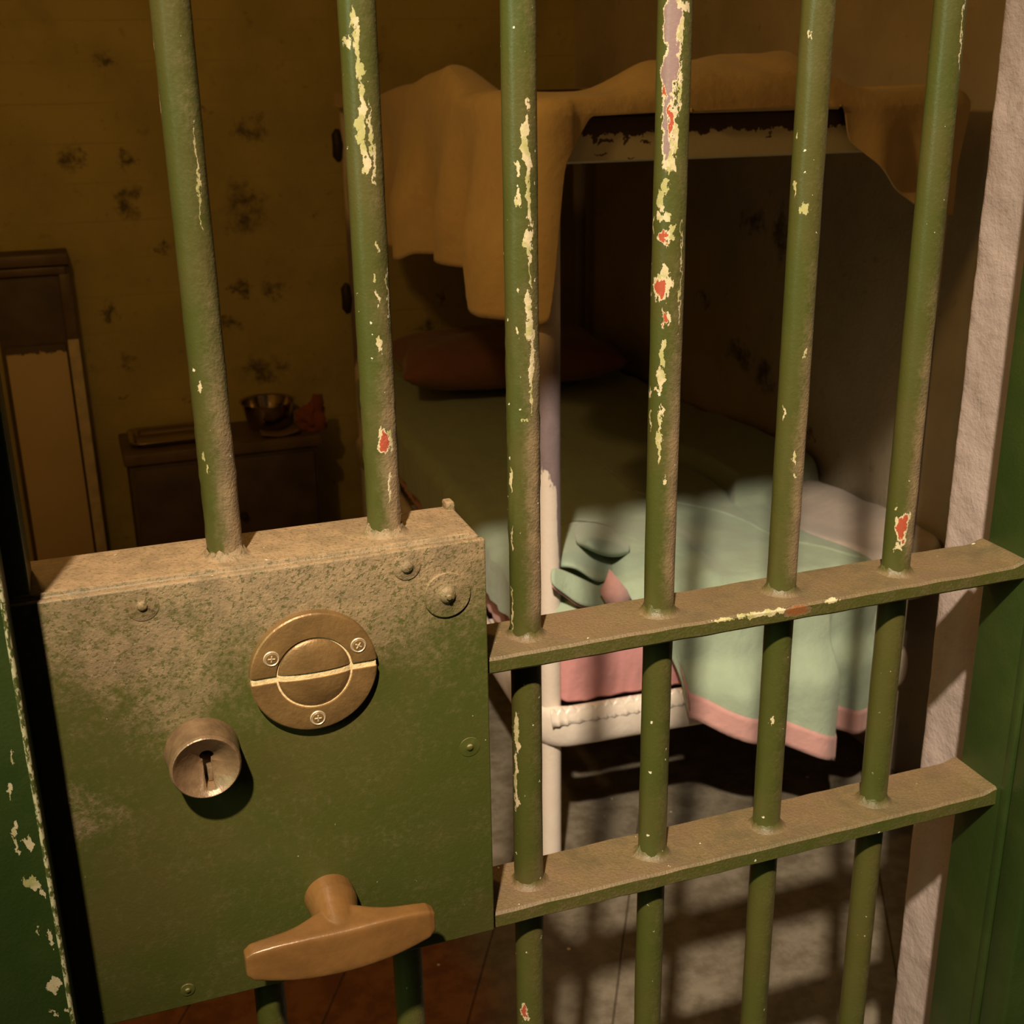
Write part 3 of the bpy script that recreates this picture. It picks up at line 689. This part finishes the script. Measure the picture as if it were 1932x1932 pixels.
# upper blanket -----------------------------------------------------
def hemU(sd, w_, l_):
    if sd == 'f' : return pl(w_, [(-0.04, 1.062), (-0.005, 1.064), (0.006, 1.20), (0.012, 1.30), (0.055, 1.372), (0.3, 1.378), (0.43, 1.382), (0.485, 1.375), (0.497, 1.325), (0.566, 1.265), (0.644, 1.202), (0.76, 1.19)])
    if sd == 's':
        z = pl(l_, [(0.02, 1.060), (0.33, 1.042), (0.352, 1.046), (0.362, 1.088), (0.56, 1.086), (0.735, 1.074), (0.752, 1.060), (1.0, 1.052), (1.2, 1.05), (1.40, 1.06), (1.47, 1.16), (1.5, 1.34)])
        return z
    if sd == 'b': return 1.34
    return 1.36
def topU(w_, l_):
    z = 0.004 + 0.010 * nz3(w_ * 5, l_ * 5, 0.3)
    z += 0.056 * gs(l_, 0.10, 0.13) * ss(0.10, 0.22, w_) * (1 - ss(0.42, 0.56, w_)) * (1 + 0.15 * nz3(w_ * 14, l_ * 9, 2))
    z += pl(l_, [(0.44, 0), (0.60, 0.050), (0.80, 0.030), (1.30, -0.03), (1.8, -0.03)]) * gs(w_, 0.0, 0.09)
    z -= 0.050 * ss(0.03, 0.16, w_) * ss(0.16, 0.36, l_)
    z -= 0.012 * gs(w_ - 0.35 + (l_ - 0.05) * 0.8, 0.0, 0.02) * gs(l_, 0.06, 0.05)
    return z
def outU(sd, w_, l_, z, H):
    d = 1.375 - z
    if sd == 's' or (sd == 'f' and w_ < 0.03):
        a = min(1.0, d / 0.20)
        f = 0.024 * math.sin(l_ * 15 + 2.2 * math.sin(l_ * 5 + z * 3) + (1.38 - z) * 3) + 0.020 * nz3(l_ * 9, z * 2.2, 4.0) + 0.010
        f += 0.028 * (ss(0.72, 0.765, l_ + (z - 1.06) * 0.16) - ss(0.85, 1.15, l_)) * a + 0.020 * (1 - ss(0.345, 0.38, l_)) * ss(1.30, 1.1, z)
        f += 0.03 * gs(l_, 1.15, 0.12) * gs(z, 1.24, 0.07) 
        return 0.008 + a * f * ss(-0.02, 0.12, l_) if sd == 's' else 0.008
    if sd == 'f' and w_ > 0.46: return 0.006 + 0.012 * min(1, d / .1) * math.sin(w_ * 60) + 0.01 * ss(.49, .55, w_)
    return 0.003
M_tan = cloth_mat('tan_blanket_wool', (0.62, 0.46, 0.24))
drape('blanket', M_tan, 'tan wool blanket drooping off the upper bunk', 'blanket', 0.024, 1.396, hemU, topU, outU, 0.004)

# pink sheet --------------------------------------------------------
def hemS(sd, w_, l_):
    if sd == 'f': return 0.374 + 0.004 * nz3(w_ * 40, 0, 0) + 0.006 * ss(0.06, 0.0, w_)
    return 0.383 + 0.004 * nz3(l_ * 30, 0, 0)
def outS(sd, w_, l_, z, H):
    a = w_ if sd in 'fb' else l_
    d = max(0, 0.5 - z) / 0.12
    return 0.004 + 0.006 * math.sin(d * math.pi) + d * 0.005 * nz3(a * 38 + z * 12, z * 10, 2) + 0.003 * nz3(a * 80, z * 15, 5) * d
def topS(w_, l_): return 0.002
M_pinkc = cloth_mat('pink_sheet_cotton', (0.66, 0.31, 0.31))
drape('bed_sheet', M_pinkc, 'dusty pink sheet tucked round the lower mattress', 'sheet', -0.004, 0.546, hemS, topS, outS, 0.002, rnd=0.022, wo=(0, 0.60), ctr=((0.5, 0.3), (1.4, 0.3)))

# green blanket -----------------------------------------------------
def hemG(sd, w_, l_):
    if sd == 'f': return pl(w_, [(-0.03, 0.515), (0.03, 0.532), (0.07, 0.52), (0.115, 0.50), (0.150, 0.49), (0.205, 0.475), (0.226, 0.42), (0.236, 0.345), (0.30, 0.310), (0.42, 0.262), (0.50, 0.232), (0.548, 0.213), (0.552, 0.225), (0.558, 0.262), (0.63, 0.247), (0.70, 0.240), (0.76, 0.25)])
    if sd == 's': return pl(l_, [(0, 0.50), (0.25, 0.455), (0.6, 0.44), (1.8, 0.44)])
    return 0.45
def topG(w_, l_):
    z = 0.004 + 0.008 * nz3(w_ * 6, l_ * 4, 7.1) + 0.003 * nz3(w_ * 18, l_ * 12, 3)
    z += 0.040 * gs(l_, 0.16, 0.17) * gs(w_, 0.16, 0.13)
    z += 0.016 * gs(w_ - 0.30 - (l_) * 0.1, 0, 0.03) * gs(l_, 0.1, 0.25)
    sw = pl(l_, [(-0.05, 0.625), (0.10, 0.615), (0.2, 0.585), (0.30, 0.60), (0.36, 0.585), (0.6, 0.575), (0.75, 0.54), (0.9, 0.60), (1.8, 0.66)]) - w_
    k = ss(1.05, 0.85, l_) * ss(0.34, 0.46, l_)
    z += k * (0.030 * ss(0.006, -0.012, sw) - 0.016 * gs(sw, 0.006, 0.010)) + 0.02 * ss(0.64, 0.71, w_) * ss(0.3, 0.5, l_) * (1 + 0.5 * nz3(w_ * 6, l_ * 9, 1))
    return z
def outG(sd, w_, l_, z, H):
    d = max(0, 0.52 - z)
    if sd == 'f' and w_ > 0.2:
        e = min(1, d / 0.15)
        return 0.016 + 0.034 * ss(0.44, 0.385, z) + e * (0.028 * gs(w_, 0.36, 0.12) + 0.010 * math.sin(w_ * 42) - 0.010 * ss(0.552, 0.60, w_) + 0.008 * nz3(w_ * 16, z * 4, 3)) + 0.03 * e * ss(.4, .54, w_) * (1 - ss(.550, .556, w_))
    return 0.012 + 0.008 * nz3((w_ + l_) * 22, z * 8, 9)
M_green = cloth_mat('sage_blanket_wool', (0.385, 0.49, 0.37))
gb, per, pts, nor, GP = drape('blanket', M_green, 'sage green blanket with pink edging hanging over the foot of the lower bunk', 'blanket', 0.010, 0.566, hemG, topG, outG, 0.003, rnd=0.022, nh=20, nt=50, shear=True)
M_trim = cloth_mat('pink_edging_satin', (0.66, 0.37, 0.35))
bm = bmesh.new(); ks = [k for k in range(120) if per[k][0] == 'f' and 0.229 < pts[k][0] < 0.735]
def trimP(i, j):
    k = ks[i]; w_, l_ = pts[k]; h = hemG('f', w_, l_); z = h - 0.002 + 0.050 * j / 5
    o = outG('f', w_, l_, z, 0) + 0.0035 + 0.0012 * nz3(w_ * 120, z * 10, 0)
    return bed(l_ - o, w_ + sh_(w_, l_), z)
gridm(bm, len(ks), 6, trimP)
tr = mk('edging', bm, M_trim, gb); solid(tr, 0.002, 0, 0)
# bunched fold and turned-back pink corner lying at the left of the foot
def rollbm(pts_, rads, flat=0.6, n=18, seed=0):
    bm = bmesh.new(); P_ = []
    for a, b in zip(pts_, pts_[1:]):
        for k in range(8): P_.append(a.lerp(b, k / 8))
    P_.append(pts_[-1]); m = len(P_)
    sweep(bm, P_, lambda i: [(x * flat * (1 + .12 * nz3(i * .3, x * 40, seed)), y * (1 + .12 * nz3(i * .3, y * 40, seed + 5))) for x, y in circ(pl(i / (m - 1), rads), n)])
    return bm
yy = 0.905
def apron(rw, ys):
    bm = bmesh.new(); gridm(bm, len(rw), len(rw[0]), lambda i, j: PY(*rw[i][j], ys[i] + (0.07 if j in (0, len(rw[0]) - 1) else 0) + (0.10 if i == 0 else 0)) + Vector((0, 0, 0.003 * nz3(i * 1.7, j * 1.3, 1))))
    o = mk('fold', bm, M_green, gb, sharp=90); solid(o, 0.005, 3, 0)
apron([[(1030, 1006), (1060, 990), (1090, 984), (1120, 988), (1150, 996), (1180, 1010)], [(1032, 1040), (1060, 1026), (1088, 1030), (1116, 1046), (1144, 1050), (1176, 1034)], [(1034, 1070), (1058, 1064), (1084, 1064), (1108, 1084), (1134, 1100), (1166, 1070)], [(1036, 1076), (1058, 1070), (1086, 1070), (1110, 1088), (1134, 1104), (1166, 1078)], [(1038, 1070), (1058, 1066), (1086, 1068), (1110, 1084), (1134, 1098), (1166, 1076)]], [1.13, 1.02, 0.938, 0.946, 0.972])
apron([[(1082, 992), (1105, 985), (1135, 990), (1160, 1000), (1186, 1012)], [(1086, 1010), (1106, 1010), (1132, 1018), (1158, 1024), (1186, 1028)], [(1090, 1024), (1108, 1030), (1130, 1040), (1156, 1048), (1186, 1040)], [(1090, 1026), (1108, 1033), (1130, 1043), (1156, 1051), (1186, 1044)]], [1.08, 1.00, 0.955, 0.985])
rows = [[(1040, 1068), (1068, 1078), (1098, 1092), (1128, 1108), (1150, 1110)], [(1040, 1088), (1068, 1098), (1098, 1114), (1128, 1124), (1150, 1128)], [(1040, 1104), (1066, 1120), (1094, 1144), (1128, 1146), (1152, 1150)]]
bm = bmesh.new()
gridm(bm, 3, 5, lambda i, j: PY(*rows[i][j], yy + 0.018 - 0.010 * i + 0.006 * (j % 2) + 0.01 * (j == 4)))
fl_ = mk('hanging_flap', bm, M_green, gb); solid(fl_, 0.003, 2, 0)
bm = bmesh.new()
gridm(bm, 2, 5, lambda i, j: PY(rows[2][j][0], rows[2][j][1] - 3 + 7 * i, yy + 0.004 + 0.006 * (j % 2) + 0.004 * i))
fl_ = mk('flap_binding', bm, M_trim, gb); solid(fl_, 0.004, 2, 0)
tri = [PY(1150, 1074, yy - .002), PY(1182, 1112, yy - .004), PY(1200, 1150, yy - .002), PY(1165, 1158, yy - .004), PY(1143, 1138, yy - .006), PY(1132, 1116, yy - .006), PY(1142, 1096, yy - .006)]
bm = bmesh.new(); vs = [bm.verts.new(p) for p in tri]; c_ = bm.verts.new(PY(1158, 1122, yy - .012))
for k in range(7): bm.faces.new((vs[k], vs[(k + 1) % 7], c_))
tc = mk('turned_corner', bm, M_trim, gb, sharp=80); solid(tc, 0.003, 0, 0)

# pale sheet bunched between the blanket edge and the wall
bm = bmesh.new()
def paleP(i, j):
    l_ = 0.02 + 0.56 * i / 50; t = j / 22; a = pl(l_, SEAM) - 0.03; b = 0.815 - 0.049 * l_
    w_ = lerp(a, b, t); z = 0.551 + 0.010 * math.sin(t * math.pi * 2.2 + l_ * 6) * ss(0.1, 0.3, t) + 0.006 * nz3(l_ * 14, t * 3, 2) + 0.012 * t
    z -= 0.022 * ss(0.22, 0.0, t); z -= 0.10 * ss(0.08, 0.0, l_) * ss(0.0, 0.2, t)
    return bed(l_ - 0.012 * ss(.9, 1, t), w_, z)
gridm(bm, 51, 23, paleP)
o = tag(mk('bed_sheet', bm, cloth_mat('pale_cotton', (0.60, 0.52, 0.46)), base=bed(0.3, 0.7, 0.54)), 'pale sheet bunched between the green blanket and the right wall', 'sheet'); solid(o, 0.003, 1)

# pillow --------------------------------------------------------------
def pillow(name, l0, w0, a, b, h, z0, mat, label, rot=0):
    bm = bmesh.new(); n = 28
    def fn(i, j, s_):
        x = -1 + 2 * i / n; y = -1 + 2 * j / n
        e = (1 - abs(x) ** 3.2) * (1 - abs(y) ** 3.2); z = s_ * h / 2 * max(0, e) ** 0.45
        pin = 1 - 0.10 * (abs(x) ** 3) * (1 - abs(y)) - 0.10 * (abs(y) ** 3) * (1 - abs(x))
        X, Y = a * x * pin, b * y * pin; X, Y = X * math.cos(rot) - Y * math.sin(rot), X * math.sin(rot) + Y * math.cos(rot)
        return bed(l0 + X, w0 + Y, z0 + h / 2 + z + 0.010 * nz3(x * 3, y * 3, s_ * 3 + 1) * e)
    for s_ in (1, -1): gridm(bm, n + 1, n + 1, lambda i, j: fn(i, j, s_))
    bmesh.ops.remove_doubles(bm, verts=bm.verts, dist=0.0005)
    return tag(mk(name, bm, mat, base=bed(l0, w0, z0), sharp=80), label, 'pillow')
pillow('pillow', 1.50, 0.36, 0.21, 0.32, 0.14, 0.592, cloth_mat('faded_red_ticking', (0.27, 0.12, 0.08)), 'faded red pillow at the head of the lower bunk', 0.06)
pillow('pillow', 0.0, 0.0, 0.01, 0.01, 0.01, 0, M_tick, '') if False else None

# ------------------------------------------------------------------ furniture on the back wall
M_wood = simple('dark_brown_wood', (0.11, 0.075, 0.045), 0.55, 0, 0.4, 12, 0.001, 60)
M_wood2 = simple('worn_brown_top', (0.17, 0.115, 0.06), 0.45, 0, 0.4, 12, 0.001, 60)
sx0, sx1 = PY(233, 870, 2.62).x, PY(606, 840, 2.62).x
sh = PZ(232, 862, 0).z * 0 + PY(232, 862, 2.60).z; TH = sh
cab = empty('bedside_cabinet', ((sx0 + sx1) / 2, 2.7, 0), 'low dark wooden cabinet against the back wall, a metal tray and bowl on top', 'cabinet')
bm = bmesh.new(); box(bm, sx0 + 0.012, sx1 - 0.012, 2.612, BACK - 0.004, 0.03, TH - 0.032, 0.003); body = mk('body', bm, M_wood, cab)
bm = bmesh.new(); box(bm, sx0, sx1, 2.60, BACK - 0.002, TH - 0.032, TH, 0.004); mk('top', bm, M_wood2, cab)
xm = (sx0 + sx1) / 2
for a, b in ((sx0 + 0.025, xm - 0.004), (xm + 0.004, sx1 - 0.025)):
    bm = bmesh.new(); box(bm, a, b, 2.602, 2.612, 0.06, TH - 0.045, 0.002); d = mk('door', bm, M_wood, cab)
    bm = bmesh.new(); xx = b - 0.03 if a < xm - .05 else a + 0.03; lathe(bm, (xx, 2.602, 0.22), [(0.004, 0), (0.004, 0.012), (0.011, 0.014), (0.009, 0.022), (0, 0.024)], 16); mk('knob', bm, M_iron, d)
for a in (sx0 + 0.03, sx1 - 0.03):
    for b in (2.63, 2.82):
        bm = bmesh.new(); box(bm, a - 0.018, a + 0.018, b - 0.018, b + 0.018, 0, 0.03, 0.002); mk('leg', bm, M_wood, cab)
# metal tray
s = M('polished_steel'); s.bump(s.noise(s.P, 40, 3), 0.001, 0.3); M_chrome = s.done((0.50, 0.42, 0.30), 0.16, 1.0)
def roundrect(cx, cy, a, b, r, n=8):
    out = []
    for q, (sx, sy) in enumerate(((1, 1), (-1, 1), (-1, -1), (1, -1))):
        for k in range(n + 1):
            t = q * math.pi / 2 + k / n * math.pi / 2; out.append((cx + sx * (a - r) + r * math.cos(t), cy + sy * (b - r) + r * math.sin(t)))
    return out
TC = PZ(322, 838, TH)
def dish(name, cx, cy, levels, mat, label, cat, z0):
    bm = bmesh.new(); rs = []
    for a, b, r, z in levels: rs.append([bm.verts.new((x, y, z0 + z)) for x, y in roundrect(cx, cy, a, b, r)])
    n = len(rs[0])
    for A, B in zip(rs, rs[1:]):
        for q in range(n): bm.faces.new((A[q], A[(q + 1) % n], B[(q + 1) % n], B[q]))
    bm.faces.new(rs[-1]); 
    o = tag(mk(name, bm, mat, base=(cx, cy, z0)), label, cat); solid(o, 0.0012); return o
dish('serving_tray', TC.x + 0.005, 2.728, [(0.118, 0.092, 0.03, 0.020), (0.112, 0.086, 0.028, 0.0215), (0.104, 0.078, 0.024, 0.018), (0.095, 0.068, 0.02, 0.004), (0.06, 0.04, 0.015, 0.0035)], M_chrome, 'shallow shiny metal tray at the left of the dark cabinet top', 'tray', TH)
BC = PZ(505, 812, TH); by = 2.745; bx = PY(507, 790, by).x
bm = bmesh.new(); R0 = 0.083
lathe(bm, (bx, by, TH), [(0.0, 0.002), (R0 * .55, 0.001), (R0 * .62, 0.003), (R0 * .72, 0.012), (R0 * .84, 0.045), (R0 * .93, 0.078), (R0, 0.081), (R0, 0.083), (R0 * .91, 0.080), (R0 * .82, 0.045), (R0 * .70, 0.014), (R0 * .6, 0.005), (0, 0.004)], 48, 'z')
tag(mk('bowl', bm, M_chrome, base=(bx, by, TH), sharp=40), 'round shiny metal bowl at the right of the dark cabinet top', 'bowl')
# small folded booklet lying in front of the bowl, dark strap and crumpled red cloth
bk = PZ(528, 822, TH); bm = bmesh.new(); 
gridm(bm, 11, 7, lambda i, j: Vector((bk.x - 0.055 + 0.011 * i, 2.615 + 0.008 * j, TH + 0.004 + 0.010 * abs((i - 5) / 5) ** 1.3 + (0.006 if 0 < j < 6 else 0.004))))
o = tag(mk('booklet', bm, simple('brown_paper', (0.20, 0.12, 0.06), 0.7), base=(bk.x, 2.64, TH)), 'small open brown booklet in front of the shiny bowl', 'booklet'); solid(o, 0.006)
bm = bmesh.new(); c = PY(594, 800, 2.66); cx_ = c.x + 0.028
t = bmesh.new(); bmesh.ops.create_icosphere(t, subdivisions=4, radius=1)
for v in t.verts:
    d = v.co.copy(); k = 1 + 0.55 * nz3(d.x * 1.6, d.y * 1.6, d.z * 1.6) + 0.25 * nz3(d.x * 5, d.y * 5, d.z * 5)
    z = d.z * k * 0.045 + 0.035 + (0.025 * max(0, d.z) if d.x > 0 else 0)
    v.co = Vector((cx_ - 0.03 + d.x * k * 0.046, 2.67 + d.y * k * 0.03, TH + max(0.0, z)))
join(bm, t); tag(mk('cloth_rag', bm, cloth_mat('rust_red_cloth', (0.28, 0.085, 0.035)), base=(cx_ - 0.03, 2.67, TH), sharp=80), 'crumpled rust red cloth at the right end of the dark cabinet', 'cloth')

# narrow cupboard at the left
px1 = PY(118, 480, 2.74).x + 0.012; px0 = px1 - 0.205; zt = PY(110, 478, 2.74).z; zs = PY(110, 648, 2.74).z
cup = empty('tall_cupboard', ((px0 + px1) / 2, 2.79, 0), 'narrow cupboard with dark upper panel and peeling cream lower panel at the back left', 'cupboard')
bm = bmesh.new(); box(bm, px0, px1, 2.745, BACK - 0.002, 0, zt, 0.003); mk('body', bm, M_wood, cup)
bm = bmesh.new()
box(bm, px0, px1, 2.728, 2.7455, zt - 0.03, zt, 0.003); box(bm, px0 + 0.01, px1 - 0.01, 2.731, 2.7455, zt - 0.055, zt - 0.034, 0.003); box(bm, px1 - 0.03, px1, 2.732, 2.7455, zs, zt - 0.055, 0.003)
mk('moulding', bm, M_wood2, cup)
s = M('peeling_cream'); x, y, z = s.xyz(s.P); n = s.noise(s.P, 30, 5, .7)
e = s.f('ADD', z, s.f('MULTIPLY', s.f('SUBTRACT', n, .5), 0.05)); c = s.mix(s.step(e, zs - 0.022, zs - 0.020), s.mix(s.noise(s.P, 6), (0.55, 0.42, 0.20), (0.66, 0.52, 0.28)), (0.09, 0.06, 0.03))
M_cream = s.done(c, 0.6)
bm = bmesh.new(); box(bm, px0 + 0.012, px1 - 0.036, 2.732, 2.7455, 0.02, zs, 0.002); mk('door', bm, M_cream, cup)
bm = bmesh.new(); box(bm, px1 - 0.030, px1, 2.728, 2.7455, 0.0, zs + 0.01, 0.003); mk('edge_strip', bm, simple('pale_cream', (0.66, 0.56, 0.33), 0.55), cup)
